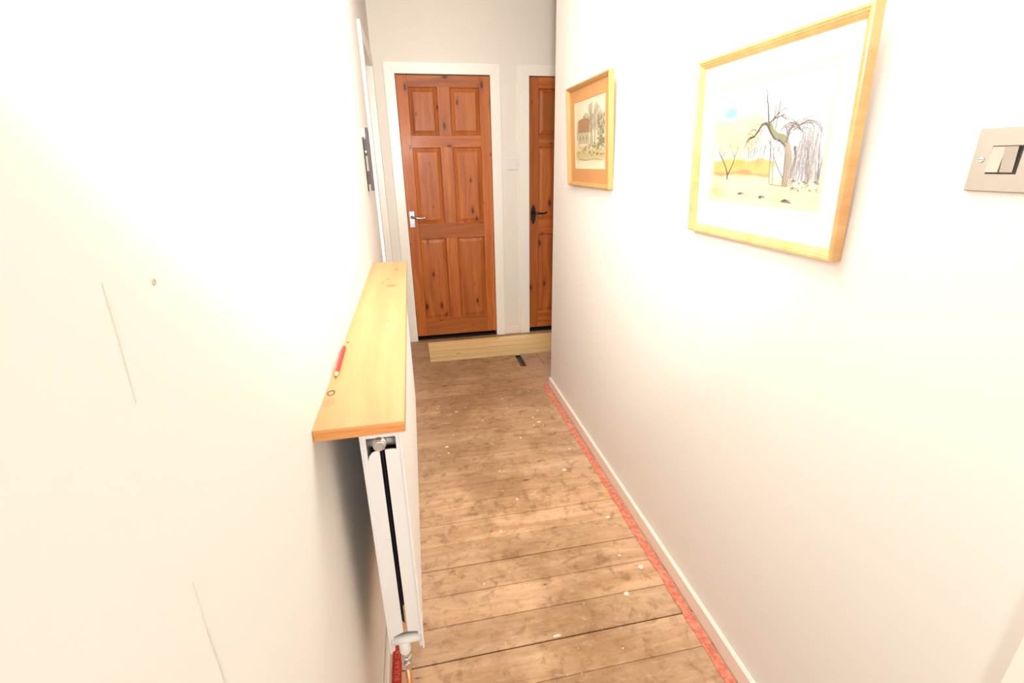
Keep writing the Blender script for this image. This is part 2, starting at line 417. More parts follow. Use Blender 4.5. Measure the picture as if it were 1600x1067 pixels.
# dried paint drips on the boards
spots = [(.6135, 2.332, .011, .007), (.578, 2.30, .006, .005), (.594, 2.39, .006, .005), (.628, 2.29, .005, .004), (.475, 2.19, .006, .005), (.075, 2.19, .010, .006),
         (.08, 2.13, .005, .005), (.70, 2.03, .005, .005), (.62, 1.86, .013, .009), (.645, 1.93, .004, .004), (.698, 1.505, .009, .008),
         (.245, 1.52, .005, .010), (.715, 1.232, .011, .010), (.615, 1.135, .011, .010), (.335, 1.035, .015, .005), (.64, 2.46, .007, .004),
         (.22, 2.60, .005, .004), (.05, 2.62, .004, .004), (.35, 1.70, .006, .010), (.66, 1.30, .008, .004), (.14, 1.28, .004, .004),
         (.72, 2.43, .004, .004), (.12, 2.30, .005, .004), (.16, 2.56, .009, .005), (.30, 2.42, .005, .003), (.46, 2.66, .005, .004), (.31, 1.92, .005, .004)]
for _ in range(34):
    spots.append((random.triangular(-.02, .74, .55), random.uniform(.85, 2.75), random.uniform(.0015, .0035), random.uniform(.0015, .003)))
def drip(x, y, rx, ry, m=M_spot, label=None):
    b = MB(); n = 11; top = []; bot = []
    for i in range(n):
        a = 2 * math.pi * i / n; k = random.uniform(.75, 1.15)
        bot.append(Vector((x + rx * k * math.cos(a), y + ry * k * math.sin(a), -.0012)))
        top.append(Vector((x + rx * k * .86 * math.cos(a), y + ry * k * .86 * math.sin(a), .0012)))
    b.loft([bot, top], m, True, False); o = b.build('paint_drip', fl)
    if label: o['label'] = label
for q in spots: drip(*q)
drip(.742, 1.64, .013, .016, M_orange, 'orange dried paint mark')

# red tapes on the floor, printed side up
def tape(name, label, xa, xb, ya, yb, jag):
    b = MB(); n = 90; V = []
    for i in range(n + 1):
        y = ya + (yb - ya) * i / n; w = random.uniform(-jag, jag) if i else 0
        taper = 1.0
        V.append([Vector((xa + max(w, -.004), y, .0008)), Vector((xa + max(w, -.004), y, .0026)), Vector((xb, y, .0026)), Vector((xb, y, .0008))])
    b.loft(V, M_tape, True, False)
    return tag(b.build(name), label, 'tape', 'red floor tapes')
tR = tape('floor_tape', 'torn red printed tape stuck to the floorboards along the right skirting', .7615, .793, YB + .2, 2.80, .0035)
tL = tape('floor_tape', 'red printed tape on the floor under the radiator valve', -.1700, -.1440, YB + .2, 2.0, .0006)
cu = bpy.data.curves.new('lettering', 'FONT'); cu.body = 'BULAR CA'; cu.size = .0185; cu.space_character = 1.12; cu.extrude = .0002
tmp = bpy.data.objects.new('tmp_text', cu); COL.objects.link(tmp)
me = bpy.data.meshes.new_from_object(tmp.evaluated_get(bpy.context.evaluated_depsgraph_get()))
bpy.data.objects.remove(tmp); me.materials.clear(); me.materials.append(M_print)
lt = bpy.data.objects.new('lettering', me); COL.objects.link(lt); lt.parent = tL
lt.location = (-.1505, .996, .0027); lt.rotation_euler = (0, 0, math.pi / 2)
tag(lt, 'pale printed capital letters')

# ------------------------------------------------------------------ doors
def panelled_leaf(root, w, h0, h1, plane, xpan, zrows):
    """six-panel leaf. Local: x across, z up, front face at y=0 looking to -y; 'plane' rotates it about z if needed."""
    leaf = boxes('door_leaf', [(.004, w - .004, .016, .030, h0 + .004, h1 - .004)], M_pine_v, root)
    def part(name, b): return b.build(name, leaf)
    e = .0012
    xs = [0] + [x for p in xpan for x in p] + [w]
    for (a, c) in ((0, xpan[0][0]), (xpan[1][1], w)):
        b = MB(); b.box(a, c, 0, .036, h0, h1, M_pine_v, e); part('stile', b)
    zr = [(zrows[0][1], h1), (zrows[1][1], zrows[0][0]), (zrows[2][1], zrows[1][0]), (h0, zrows[2][0])]
    for (a, c) in zr:
        b = MB(); b.box(xpan[0][0], xpan[1][1], .0004, .0356, a, c, M_pine_h, e); part('rail', b)
    for (a, c) in zrows:
        b = MB(); b.box(xpan[0][1], xpan[1][0], .0002, .0358, a, c, M_pine_v, e); part('muntin', b)
        for (xa, xb) in xpan:
            b = MB()
            # moulding ring then raised and fielded panel
            def ring(d, y): return [Vector((xa + d, y, a + d)), Vector((xb - d, y, a + d)), Vector((xb - d, y, c - d)), Vector((xa + d, y, c - d))]
            b.loft([ring(0, .001), ring(.003, .001), ring(.007, .007), ring(.010, .0125), ring(.013, .0125), ring(.034, .0045), ring(.036, .003)], M_pine_v, False, False)
            b.face([b.bm.verts.new(v) for v in ring(.036, .003)], M_pine_v)
            part('panel', b)
    return leaf
def lever_handle(root, x, z, m, sign=1, rounded=False):
    """plate with a lever pointing to +x"""
    b = MB(); w, h = .021, .062
    if rounded:
        pts = [(x + w * .95 * math.cos(t) * (1 if abs(math.sin(t)) < .6 else .8), z + h * 1.25 * math.sin(t)) for t in [2 * math.pi * i / 20 for i in range(20)]]
        b.prism(pts, 'Y', -.006, 0, m)
    else:
        b.box(x - w, x + w, -.008, 0, z - h, z + h, m, .0025); b.box(x - w * .8, x + w * .8, -.010, -.006, z + h * .72, z + h * .98, m, .001)
    hd = b.build('door_handle', root)
    b = MB(); zl = z + .018
    b.lathe((x, -.006, zl), (0, -1, 0), [(0, .013), (.004, .013), (.006, .010), (.018, .009)], m, 16)
    L = [(x, -.024, zl), (x, -.040, zl), (x + .010, -.048, zl - .001), (x + .045, -.050, zl - .006), (x + .075, -.048, zl - .008), (x + .098, -.046, zl - .002), (x + .108, -.046, zl + .004)]
    b.tube(L, [.009, .0088, .0085, .0075, .007, .006, .004], m, 12); b.build('lever', hd)
    if not rounded:
        b = MB()
        for zz in (z - h + .010, z + h - .020): b.lathe((x, -.008, zz), (0, -1, 0), [(0, .004), (.0012, .0035)], m, 10)
        b.build('screw', hd)
    return hd
def architrave(root, xa, xb, zt, wl_, wr_, wt, y0=-.015, th=.015):
    """three mitred boards round an opening, local coords, wall face at y=0"""
    y1 = 0
    def bd(poly):
        b = MB(); b.prism(poly, 'Y', y0, y1, M_gloss); o = b.build('architrave', root)
        md = o.modifiers.new('b', 'BEVEL'); md.width = .0015; md.segments = 2; md.limit_method = 'ANGLE'
    bd([(xa - wl_, 0), (xa, 0), (xa, zt), (xa - wl_, zt + wt)])
    bd([(xb, 0), (xb + wr_, 0), (xb + wr_, zt + wt), (xb, zt)])
    bd([(xa, zt), (xb, zt), (xb + wr_, zt + wt), (xa - wl_, zt + wt)])
XP = [(.077, .289), (.375, .597)]; ZR = [(1.598, 1.924), (.958, 1.520), (.178, .848)]
def make_door(name, label, xa, xb, handle_mat, rounded, hx, hz, wl_, wr_):
    r = empty(name, (0, YF, 0)); tag(r, label, 'door', kind='structure')
    architrave(r, xa, xb, 2.0, wl_, wr_, .072)
    w = xb - xa
    b = MB()                                                 # lining with a stop
    for q in ((xa - .02, xa, 0, .11, 0, 2.02), (xb, xb + .02, 0, .11, 0, 2.02), (xa, xb, 0, .11, 2.0, 2.02)): b.box(*q, M_gloss)
    b.build('door_lining', r)
    h = empty('leaf_hold', (0, 0, 0)); bpy.data.objects.remove(h)
    leaf = panelled_leaf(r, w - .005, .035, 1.996, None, [(p[0], p[1]) for p in XP], ZR)
    leaf.location = (xa + .0025, .014, 0)
    hd = lever_handle(leaf, hx - xa, hz, handle_mat, 1, rounded)
    boxes('threshold', [(xa, xb, .008, .10, -.003, .009)], M_dark, r)
    return r
make_door('door_1', 'whole six-panel varnished pine door straight ahead with a chrome lever', D1a, D1b, M_chromeplate, False, -.006, 1.000, .073, .0746)
make_door('door_2', 'six-panel pine door half hidden by the right wall with a black lever', D2a, D2b, M_antique, True, .962, 1.005, .0795, .075)
# doorway in the left wall
r3 = empty('door_3', (XL, 0, 0)); r3.rotation_euler = (0, 0, math.pi / 2)   # local x -> world +y, local -y -> world +x
tag(r3, 'doorway in the left wall at the far end in white architrave', 'door', kind='structure')
architrave(r3, D3a, D3b, 2.0, .073, .073, .072)
b = MB()
for q in ((D3a - .02, D3a, 0, .1, 0, 2.02), (D3b, D3b + .02, 0, .1, 0, 2.02), (D3a, D3b, 0, .1, 2.0, 2.02)): b.box(*q, M_gloss)
b.build('door_lining', r3)
lf = panelled_leaf(r3, D3b - D3a - .006, .012, 1.996, None, [(.085, .305), (.395, .613)], ZR); lf.location = (D3a + .003, .066, 0)
# architrave of the doorway beside the camera
b = MB(); b.box(XR - .018, XR, .262, .331, 0, 2.07, M_gloss, .004)
tag(b.build('trim_1'), 'white painted door architrave at the near end of the right wall', 'architrave', kind='structure')

# ------------------------------------------------------------------ shelf and pencil
SZ = 1.003
b = MB(); c = .0018
b.prism([(XL + .0005, SZ - .020), (-.0412 - c, SZ - .020), (-.0412, SZ - .020 + c), (-.0412, SZ - c), (-.0412 - c, SZ), (XL + .0005, SZ)], 'Y', .7135, 2.137, M_shelf)
sh = b.build('shelf_board')
sh.data.materials.append(M_endgrain)
for p in sh.data.polygons:
    if abs(p.normal.y) > .9: p.material_index = 1
for v in sh.data.vertices: v.co -= Vector((0, .7135, 0))
sh.location = (0, .7135, 0)
tag(sh, 'raw pine board lying as a shelf on top of the radiator', 'shelf')

pr = empty('pencil', (-.1765, .912, SZ + .0040)); tag(pr, 'short red pencil lying on the pine shelf against the wall', 'pencil')
d = Vector((-.0035, .170, 0)).normalized()
b = MB(); b.tube([d * .022, d * .169], .0045, M_red, 6, False, math.pi / 6); b.build('barrel', pr)
b = MB(); b.tube([d * .006, d * .022], [.0015, .0044], M_pwood, 6, False, math.pi / 6); b.build('sharpened_wood', pr)
b = MB(); b.tube([d * 0, d * .006], [.0004, .0015], M_lead, 8); b.build('graphite_lead', pr)
b = MB(); b.tube([d * .1690, d * .1708], .0043, M_lead, 6, False, math.pi / 6); b.build('end_cap', pr)

# ------------------------------------------------------------------ radiator
RX0, RX1, RY0, RY1, RZ0, RZ1 = -.134, -.057, .820, 2.060, .345, .9825
rad = empty('radiator', ((RX0 + RX1) / 2, RY0, 0)); tag(rad, 'white double panel radiator on the left wall under the pine shelf', 'radiator')
ox, oy = rad.location.x, rad.location.y
def rp(name, fn, parent=rad):
    b = MB(); fn(b); o = b.build(name, parent)
    if parent == rad:
        o.matrix_parent_inverse = Matrix.Translation((-ox, -oy, 0))
    return o
def fluted(x_face, x_back, sgn):
    def fn(b):
        n = 36; ys = []; 
        L = RY1 - RY0; pit = L / n
        prof = []
        for i in range(n):
            y = RY0 + i * pit
            prof += [(x_face - sgn * .0035, y), (x_face - sgn * .0035, y + pit * .18), (x_face, y + pit * .34), (x_face, y + pit * .84)]
        prof += [(x_face - sgn * .0035, RY1)]
        poly = prof + [(x_back, RY1), (x_back, RY0)]
        b.prism(poly, 'Z', RZ0 + .028, RZ1 - .03, M_rad)
        xa, xb = min(x_face - sgn * .003, x_back), max(x_face - sgn * .003, x_back)
        b.box(xa, xb, RY0, RY1, RZ1 - .03, RZ1 - .004, M_rad, .003); b.box(xa, xb, RY0, RY1, RZ0, RZ0 + .028, M_rad, .003)
    return fn
rp('front_panel', fluted(RX1, RX1 - .011, 1)); rp('rear_panel', fluted(RX0, RX0 + .011, -1))
# near end covers with the slit between them and the shaped cut-outs for the pipework
ya, yb = RY0 - .0015, RY0 + .0015
XI0, XI1 = RX0 + .004, RX1 - .006
rp('end_cover', lambda b: b.prism([(XI0, .392), (-.100, .404), (-.100, .886), (-.106, .8865), (-.114, .8835), (-.120, .876), (-.124, .862), (-.124, .905), (XI0, .905)], 'Y', ya, yb, M_rad))
rp('end_cover', lambda b: b.prism([(-.090, .404), (XI1, .398), (XI1, .884), (-.074, .887), (-.090, .887)], 'Y', ya, yb, M_rad))
rp('end_cover', lambda b: b.prism([(XI0, .905), (-.124, .915), (XI1, .915), (XI1, RZ1 - .004), (XI0, RZ1 - .004)], 'Y', ya, yb, M_rad))
rp('end_flange', lambda b: b.box(RX1 - .0045, RX1 + .0005, RY0 - .004, RY0 + .004, RZ0, RZ1 - .004, M_rad, .001))
rp('end_flange', lambda b: b.box(RX0, RX0 + .005, RY0 - .004, RY0 + .004, RZ0, RZ1 - .004, M_rad, .001))
def far_end(b): b.box(RX0 + .002, RX1 - .002, RY1 - .002, RY1 + .001, RZ0 + .05, RZ1 - .004, M_rad)
rp('end_cover', far_end)
def fins(b):
    n = 44
    poly = []
    for i in range(n + 1):
        y = RY0 + .03 + (RY1 - RY0 - .05) * i / n
        poly.append((-.119 if i % 2 else -.0985, y))
    back = [(p[0] + .0012, p[1]) for p in poly][::-1]
    b.prism(poly + back, 'Z', RZ0 + .05, RZ1 - .10, M_fin)
    poly = [(-.0715 - (p[0] + .119), p[1]) for p in poly]; back = [(p[0] - .0012, p[1]) for p in poly][::-1]
    b.prism(poly + back, 'Z', RZ0 + .05, RZ1 - .10, M_fin)
rp('convector_fin', fins)
def grille(b):
    b.box(RX0 + .006, RX0 + .010, RY0, RY1, RZ1 - .008, RZ1, M_rad); b.box(RX1 - .010, RX1 - .006, RY0, RY1, RZ1 - .008, RZ1, M_rad)
    for i in range(60):
        y = RY0 + .004 + i * (RY1 - RY0 - .012) / 59
        b.box(RX0 + .010, RX1 - .010, y, y + .004, RZ1 - .007, RZ1, M_rad)
rp('top_grille', grille)
PX = -.0985
def tapping(b):
    b.tube([(RX0 + .008, RY0 + .016, .9005), (RX1 - .010, RY0 + .016, .9005)], .0125, M_grey_metal, 18)
    b.lathe((PX, RY0 + .016, .9005), (0, -1, 0), [(0, .0145), (.012, .0145), (.012, .012), (.016, .012)], M_grey_metal, 18)
rp('top_tapping', tapping)
rp('blanking_plug', lambda b: b.lathe((PX, RY0 - .001, .9035), (0, -1, 0), [(0, .0135), (.003, .0135), (.003, .0118), (.011, .0118), (.013, .0105), (.0135, .009)], M_chrome, 6 * 4))
def low_tee(b):
    b.tube([(RX0 + .006, RY0 + .006, .376), (RX1 - .006, RY0 + .006, .376)], .0115, M_rad, 18)
    b.lathe((-.1010, RY0 + .006, .374), (0, 0, -1), [(0, .0135), (.036, .0135), (.038, .0125)], M_rad, 18)
rp('lower_tapping', low_tee)
def valve(b):
    o = (-.1010, RY0 + .006, .338)
    b.lathe(o, (0, 0, -1), [(0, .0125), (.010, .0125), (.010, .0105), (.016, .0105)], M_chrome, 6, False)
    b.lathe((-.1010, RY0 + .006, .322), (0, 0, -1), [(0, .010), (.003, .0125), (.020, .0125), (.024, .0105)], M_chrome, 18)
    b.lathe((-.1010, RY0 + .006, .298), (0, 0, -1), [(0, .0125), (.013, .0125), (.014, .010)], M_chrome, 6, False)
    b.lathe((-.1010, RY0 - .006, .312), (.35, -1, 0), [(0, .008), (.010, .008), (.011, .006)], M_chrome, 14)
vo = rp('lockshield_valve', valve)
rp('copper_pipe', lambda b: b.tube([(-.1010, RY0 + .006, .286), (-.1010, RY0 + .006, .0)], .0075, M_copper, 16))
def hang(b):
    b.box(XL + .0005, RX0 + .002, hang_y, hang_y + .03, RZ0 + .22, RZ1 - .26, M_grey_metal)
for hang_y in (1.40, 1.88): rp('wall_hanger', hang)

# ------------------------------------------------------------------ pictures
def frame_members(root, w, h, prof, mats):
    """mitred frame: prof = list of (distance in from the outer edge, height off the wall); local u (x), v (y), w (z)"""
    c = [(0, 0), (w, 0), (w, h), (0, h)]; inn = [(1, 1), (-1, 1), (-1, -1), (1, -1)]
    for i in range(4):
        j = (i + 1) % 4; b = MB(); A = []; B = []
        for (dd, ww) in prof:
            A.append(Vector((c[i][0] + inn[i][0] * dd, c[i][1] + inn[i][1] * dd, ww)))
            B.append(Vector((c[j][0] + inn[j][0] * dd, c[j][1] + inn[j][1] * dd, ww)))
        b.loft([A, B], mats[i % 2], True, False); b.build('frame_rail', root)
def flat(root, name, u0, u1, v0, v1, w0, w1, m, hole=None):
    b = MB()
    if hole is None: b.box(u0, u1, v0, v1, w0, w1, m)
    else:
        a0, a1, c0, c1 = hole; be = w1 - w0
        O = [(u0, v0), (u1, v0), (u1, v1), (u0, v1)]; I = [(a0, c0), (a1, c0), (a1, c1), (a0, c1)]
        I2 = [(a0 + be, c0 + be), (a1 - be, c0 + be), (a1 - be, c1 - be), (a0 + be, c1 - be)]
        R = [[Vector((p[0], p[1], w0)) for p in O], [Vector((p[0], p[1], w1)) for p in O], [Vector((p[0], p[1], w1)) for p in I], [Vector((p[0], p[1], w0)) for p in I2], [Vector((p[0], p[1], w0)) for p in O]]
        b.loft(R, m, False, False)
    return b.build(name, root)
def picture_root(name, Y0_, Z0_, tilt):
    r = empty(name); c, s = math.cos(tilt), math.sin(tilt)
    U = Vector((0, -1, 0)); V = Vector((-s, 0, c)); N = Vector((-c, 0, -s))
    m = Matrix(((U.x, V.x, N.x, XR - .0004), (U.y, V.y, N.y, Y0_), (U.z, V.z, N.z, Z0_), (0, 0, 0, 1)))
    r.matrix_world = m; return r
def wash_sheet(root, u0, u1, v0, v1, w, fn, nu=110, nv=80):
    me = bpy.data.meshes.new('artwork'); V = []; Fc = []; C = []
    for j in range(nv + 1):
        for i in range(nu + 1):
            a, c = i / nu, j / nv
            V.append((u0 + (u1 - u0) * a, v0 + (v1 - v0) * c, w)); C.append(fn(a, c))
    n0 = len(V)
    V += [(u0, v0, w - .0006), (u1, v0, w - .0006), (u1, v1, w - .0006), (u0, v1, w - .0006)]; C += [(.8, .8, .75)] * 4
    for j in range(nv):
        for i in range(nu):
            k = j * (nu + 1) + i; Fc.append((k, k + 1, k + nu + 2, k + nu + 1))
    Fc.append((n0 + 3, n0 + 2, n0 + 1, n0))
    me.from_pydata(V, [], Fc); me.materials.append(M_wash)
    at = me.color_attributes.new('wash', 'FLOAT_COLOR', 'POINT')
    for k, cc in enumerate(C): at.data[k].color = (*cc[:3], 1)
    o = bpy.data.objects.new('artwork', me); COL.objects.link(o); o.parent = root; return o
from mathutils import noise as NZ
def nz(a, c, s, o=0): return NZ.noise(Vector((a * s + o, c * s + o * 1.7, o))) * .5 + .5
def lerp(a, b, t):
    t = max(0, min(1, t)); return tuple(x + (y - x) * t for x, y in zip(a, b))
def sst(v, lo, hi):
    t = max(0, min(1, (v - lo) / (hi - lo))); return t * t * (3 - 2 * t)
class Ink:
    def __init__(s, w): s.b = MB(); s.w = w; s.k = 0
    def stroke(s, pts, w0, w1, m):
        s.k += 1; w = s.w + (s.k % 40) * 4e-6
        P = [Vector((p[0], p[1], w)) for p in pts]; n = len(P); L = []; R = []
        for i, p in enumerate(P):
            d = (P[min(i + 1, n - 1)] - P[max(i - 1, 0)]); d = d.normalized() if d.length > 0 else Vector((1, 0, 0))
            q = Vector((-d.y, d.x, 0)) * (w0 + (w1 - w0) * i / (n - 1)) / 2
            L.append(s.b.bm.verts.new(p + q)); R.append(s.b.bm.verts.new(p - q))
        for i in range(n - 1): s.b.face([L[i], R[i], R[i + 1], L[i + 1]], m)
    def blob(s, cx, cy, rx, ry, m, n=14, j=.25):
        s.k += 1; w = s.w + (s.k % 40) * 4e-6; V = []
        for i in range(n):
            a = 2 * math.pi * i / n; k = random.uniform(1 - j, 1 + j)
            V.append(s.b.bm.verts.new(Vector((cx + rx * k * math.cos(a), cy + ry * k * math.sin(a), w))))
        s.b.face(V, m)
    def poly(s, pts, m):
        s.k += 1; w = s.w + (s.k % 40) * 4e-6
        s.b.face([s.b.bm.verts.new(Vector((p[0], p[1], w))) for p in pts], m)
def wander(p, ang, length, n, bend, jit, rnd):
    P = [p]; a = ang
    for i in range(n):
        a += bend / n + rnd.uniform(-jit, jit); q = P[-1]
        P.append((q[0] + math.cos(a) * length / n, q[1] + math.sin(a) * length / n))
    return P

# --- larger picture: pollarded tree in winter
p1 = picture_root('framed_picture', 1.295, 1.2105, math.atan(.0245 / .4217))
tag(p1, 'large oak-framed watercolour of a bare gnarled tree in a white mount', 'picture', 'pictures on the right wall')
PW, PH = .5165, .4300
frame_members(p1, PW, PH, [(0, 0), (0, .0205), (.0015, .022), (.006, .022), (.0075, .0195), (.0105, .0190), (.0125, .0165), (.0165, .0145), (.0175, .012), (.0205, .0105), (.0205, .006), (.014, .006), (.014, 0)], [M_oak, M_oakz])
flat(p1, 'backing_board', .012, PW - .012, .012, PH - .012, .0012, .0040, M_mat_t)
flat(p1, 'mount', .016, PW - .016, .016, PH - .016, .0066, .0080, M_mat_w, (.068, .455, .084, .364))
flat(p1, 'inner_mount', .060, .463, .076, .372, .0056, .0064, M_mat_c, (.082, .442, .096, .350))
A0, A1, B0, B1 = .078, .446, .092, .354
def col(r, g, b_): return srgb(r, g, b_)[:3]
def wash1(a, c):
    u = A0 + a * (A1 - A0); v = B0 + c * (B1 - B0)
    base = col(222, 224, 230)
    k = lerp(base, col(226, 212, 160), sst(nz(a, c, 3, 2) * .5 + (1 - abs(a - .25) * 2) * .5, .3, .6) * sst(v, .335, .27))
    db = math.hypot((u - .137) / .045, (v - .297) / .020) + (nz(a, c, 6, 5) - .5) * 1.1
    k = lerp(k, col(132, 168, 214), sst(db, 1.25, .35))
    k = lerp(k, col(176, 174, 188), .6 * sst(u, .36, .41) * sst(v, .33, .25) * sst(nz(a, c, 5, 8), .25, .7))
    hz = sst(v, .196, .190) * sst(u, .31, .29)
    far = sst(abs(v - .200) + (nz(a, c * .4, 14, 3) - .5) * .012, .013, .002) * sst(u, .32, .10)
    k = lerp(k, col(176, 178, 180), .75 * far * sst(u, .06, .12))
    fld = sst(v + (nz(a, c, 9, 1) - .5) * .012, .192, .186) * sst(u + (nz(a, c, 9, 6) - .5) * .04, .325, .30)
    k = lerp(k, lerp(col(200, 152, 70), col(216, 182, 112), nz(a, c, 11, 4)), fld * .95)
    k = lerp(k, col(150, 118, 104), .7 * sst(abs(v - .1575 - .004 * math.sin(u * 40)) + (nz(a, c, 16, 9) - .5) * .012, .007, .001) * sst(u, .31, .28))
    gr = sst(v + (nz(a, c, 6, 7) - .5) * .014, .156, .149)
    gcol = lerp(col(222, 212, 170), col(190, 190, 140), sst(nz(a, c, 5, 12), .45, .8) * sst(v, .15, .10))
    k = lerp(k, gcol, gr)
    k = lerp(k, col(164, 166, 120), .7 * gr * sst(math.hypot((u - .09) / .03, (v - .115) / .012), 1.2, .3))
    return k
art1 = wash_sheet(p1, A0, A1, B0, B1, .0050, wash1)
I = Ink(.00515); R1 = random.Random(5)
# grey thicket on the right
for i in range(170):
    x = R1.uniform(.350, .440); h = R1.uniform(.05, .13) * (1 if x > .37 else .7)
    I.stroke(wander((x, R1.uniform(.138, .160)), math.pi / 2 + (x - .395) * R1.uniform(1, 5), h, 6, R1.uniform(-.35, .35), .12, R1), R1.uniform(.0010, .0022), .0004, R1.choice([I_lil, I_lil, I_grey, I_pale]))
for i in range(14):
    x = R1.uniform(.375, .436); I.stroke(wander((x, .135), math.pi / 2 + R1.uniform(-.2, .2), R1.uniform(.04, .08), 5, R1.uniform(-.3, .3), .1, R1), .0034, .0012, I_white)
for i in range(26): I.blob(R1.uniform(.36, .44), R1.uniform(.126, .146), R1.uniform(.002, .006), R1.uniform(.001, .003), R1.choice([I_grey, I_pale, I_olive]), 12, .4)
# distant mauve twigs hanging under the left arm
for i in range(80):
    x = R1.uniform(.205, .335); I.stroke(wander((x, R1.uniform(.212, .246) - abs(x - .27) * .12), -math.pi / 2 + R1.uniform(-.25, .25), R1.uniform(.02, .045), 4, 0, .12, R1), .0013, .0004, R1.choice([I_lil, I_lil, I_grey]))
# main trunk
I.stroke([(.346, .134), (.347, .155), (.350, .182), (.344, .205), (.336, .222)], .0200, .0185, I_trunk)
I.stroke([(.358, .150), (.366, .178), (.368, .196), (.362, .214)], .005, .007, I_dark)
I.stroke([(.341, .138), (.339, .17), (.338, .20)], .002, .004, I_grey)
I.stroke([(.338, .222), (.325, .232), (.306, .236), (.290, .246), (.280, .262)], .0165, .012, I_green)
I.stroke([(.336, .214), (.318, .226), (.298, .232), (.284, .246), (.272, .262)], .004, .006, I_dark)
I.stroke([(.281, .258), (.268, .264), (.254, .262), (.242, .248), (.230, .238), (.214, .236), (.206, .226), (.200, .214)], .0075, .0018, I_dark)
I.stroke([(.225, .238), (.216, .232), (.208, .219)], .003, .001, I_dark)
I.stroke([(.276, .262), (.270, .290), (.262, .318), (.256, .345)], .0048, .0012, I_dark)
for (x, y, s) in ((.268, .296, 1), (.264, .308, -1), (.262, .318, 1), (.259, .330, -1)): I.stroke([(x, y), (x + s * .010, y + .004)], .0012, .0005, I_dark)
I.stroke([(.274, .262), (.292, .272), (.312, .276), (.330, .268)], .0040, .001, I_dark)
I.stroke([(.284, .268), (.302, .282), (.320, .290), (.334, .282)], .0026, .0008, I_dark)
I.stroke([(.336, .222), (.342, .246), (.352, .258), (.366, .254), (.378, .240)], .0075, .0015, I_grey)
I.stroke([(.340, .226), (.334, .248), (.326, .256), (.318, .250)], .0050, .0014, I_grey)
for i in range(34):
    s0 = R1.choice([(.352, .258), (.366, .252), (.336, .254), (.345, .248), (.374, .244)]); sg = R1.choice([-1, 1])
    I.stroke(wander(s0, math.pi / 2 - sg * R1.uniform(.3, 1.2), R1.uniform(.03, .085), 8, -sg * R1.uniform(1.4, 2.6), .1, R1), .0014, .0005, R1.choice([I_grey, I_dark, I_trunk, I_lil]))
for i in range(26):
    s0 = R1.choice([(.268, .264), (.254, .262), (.242, .248), (.230, .238), (.292, .272), (.312, .276)])
    sg = R1.choice([-1, 1]); I.stroke(wander(s0, math.pi / 2 - sg * R1.uniform(.4, 1.5), R1.uniform(.02, .05), 7, -sg * R1.uniform(1.2, 2.4), .12, R1), .0013, .0004, R1.choice([I_dark, I_grey]))
# stakes and rods
I.stroke([(.289, .228), (.293, .180), (.2975, .136)], .0030, .0032, I_trunk); I.stroke([(.301, .214), (.305, .170), (.308, .137)], .0026, .0028, I_trunk)
I.stroke([(.3055, .306), (.300, .262), (.296, .236)], .0030, .0024, I_grey); I.stroke([(.2930, .297), (.290, .262)], .0026, .0024, I_grey)
I.stroke([(.300, .200), (.316, .176), (.338, .150)], .0016, .003, I_grey)
# small bare tree on the left
I.stroke([(.143, .142), (.142, .156), (.133, .172), (.117, .190), (.104, .204), (.094, .222)], .0050, .0016, I_dark)
I.stroke([(.143, .152), (.155, .170), (.164, .184), (.166, .196), (.174, .210), (.180, .222)], .0036, .0012, I_dark)
I.stroke([(.166, .196), (.157, .204), (.152, .212)], .0018, .0008, I_dark); I.stroke([(.117, .190), (.109, .210), (.107, .232)], .0016, .0007, I_grey)
for i in range(16):
    s0 = R1.choice([(.104, .204), (.174, .210), (.152, .212), (.133, .172), (.120, .20)]); I.stroke(wander(s0, math.pi / 2 + R1.uniform(-.7, .7), R1.uniform(.02, .09), 6, R1.uniform(-.4, .4), .15, R1), .0010, .0004, R1.choice([I_grey, I_trunk, I_pale]))
for (x, y, rx) in ((.204, .1105, .015), (.278, .1065, .010), (.356, .1025, .016)):
    I.blob(x, y, rx, .0035, I_grey, 12, .5); I.blob(x - .003, y + .001, rx * .5, .0024, I_dark, 9, .5); I.stroke([(x, y), (x + rx * 1.9, y - .004)], .0028, .0006, I_pale)
for i in range(10): I.stroke([(R1.uniform(.10, .40), R1.uniform(.144, .152)) for _ in (0,)] + [(0, 0)], 0, 0, I_pale) if False else None
I.stroke([(.300, .136), (.325, .134), (.352, .133), (.372, .137)], .002, .001, I_grey)
tag(I.b.build('brushwork', art1), kind='stuff')
flat(p1, 'glass_pane', .017, PW - .017, .017, PH - .017, .0088, .0098, M_glass)

# --- smaller picture: cottage and trees, faded
p2 = picture_root('framed_picture', 2.4430, 1.2935, math.atan(.0222 / .4395))
tag(p2, 'narrow gilt-framed faded cottage scene in a tan mount near the far corner', 'picture', 'pictures on the right wall')
QW, QH = .5290, .4340
frame_members(p2, QW, QH, [(0, 0), (0, .0200), (.002, .022), (.007, .0215), (.009, .018), (.013, .0165), (.0150, .0125), (.0180, .0115), (.0180, .006), (.013, .006), (.013, 0)], [M_gold, M_gold])
flat(p2, 'backing_board', .012, QW - .012, .012, QH - .012, .0012, .0040, M_mat_t)
flat(p2, 'mount', .014, QW - .014, .014, QH - .014, .0062, .0078, M_mat_t, (.078, .462, .076, .364))
flat(p2, 'inner_mount', .070, .470, .068, .372, .0054, .0060, M_paper, (.086, .454, .084, .357))
C0, C1, E0, E1 = .082, .458, .080, .361
def wash2(a, c):
    k = lerp(col(226, 216, 186), col(206, 200, 178), nz(a, c, 4, 2))
    k = lerp(k, col(214, 196, 150), sst(c, .42, .30)); k = lerp(k, col(178, 164, 112), .6 * sst(c + (nz(a, c, 7, 5) - .5) * .2, .36, .22) * sst(c, .05, .2))
    k = lerp(k, col(222, 214, 186), sst(c, .16, .06)); return k
art2 = wash_sheet(p2, C0, C1, E0, E1, .0048, wash2, 70, 52)
J = Ink(.00495); R2 = random.Random(9)
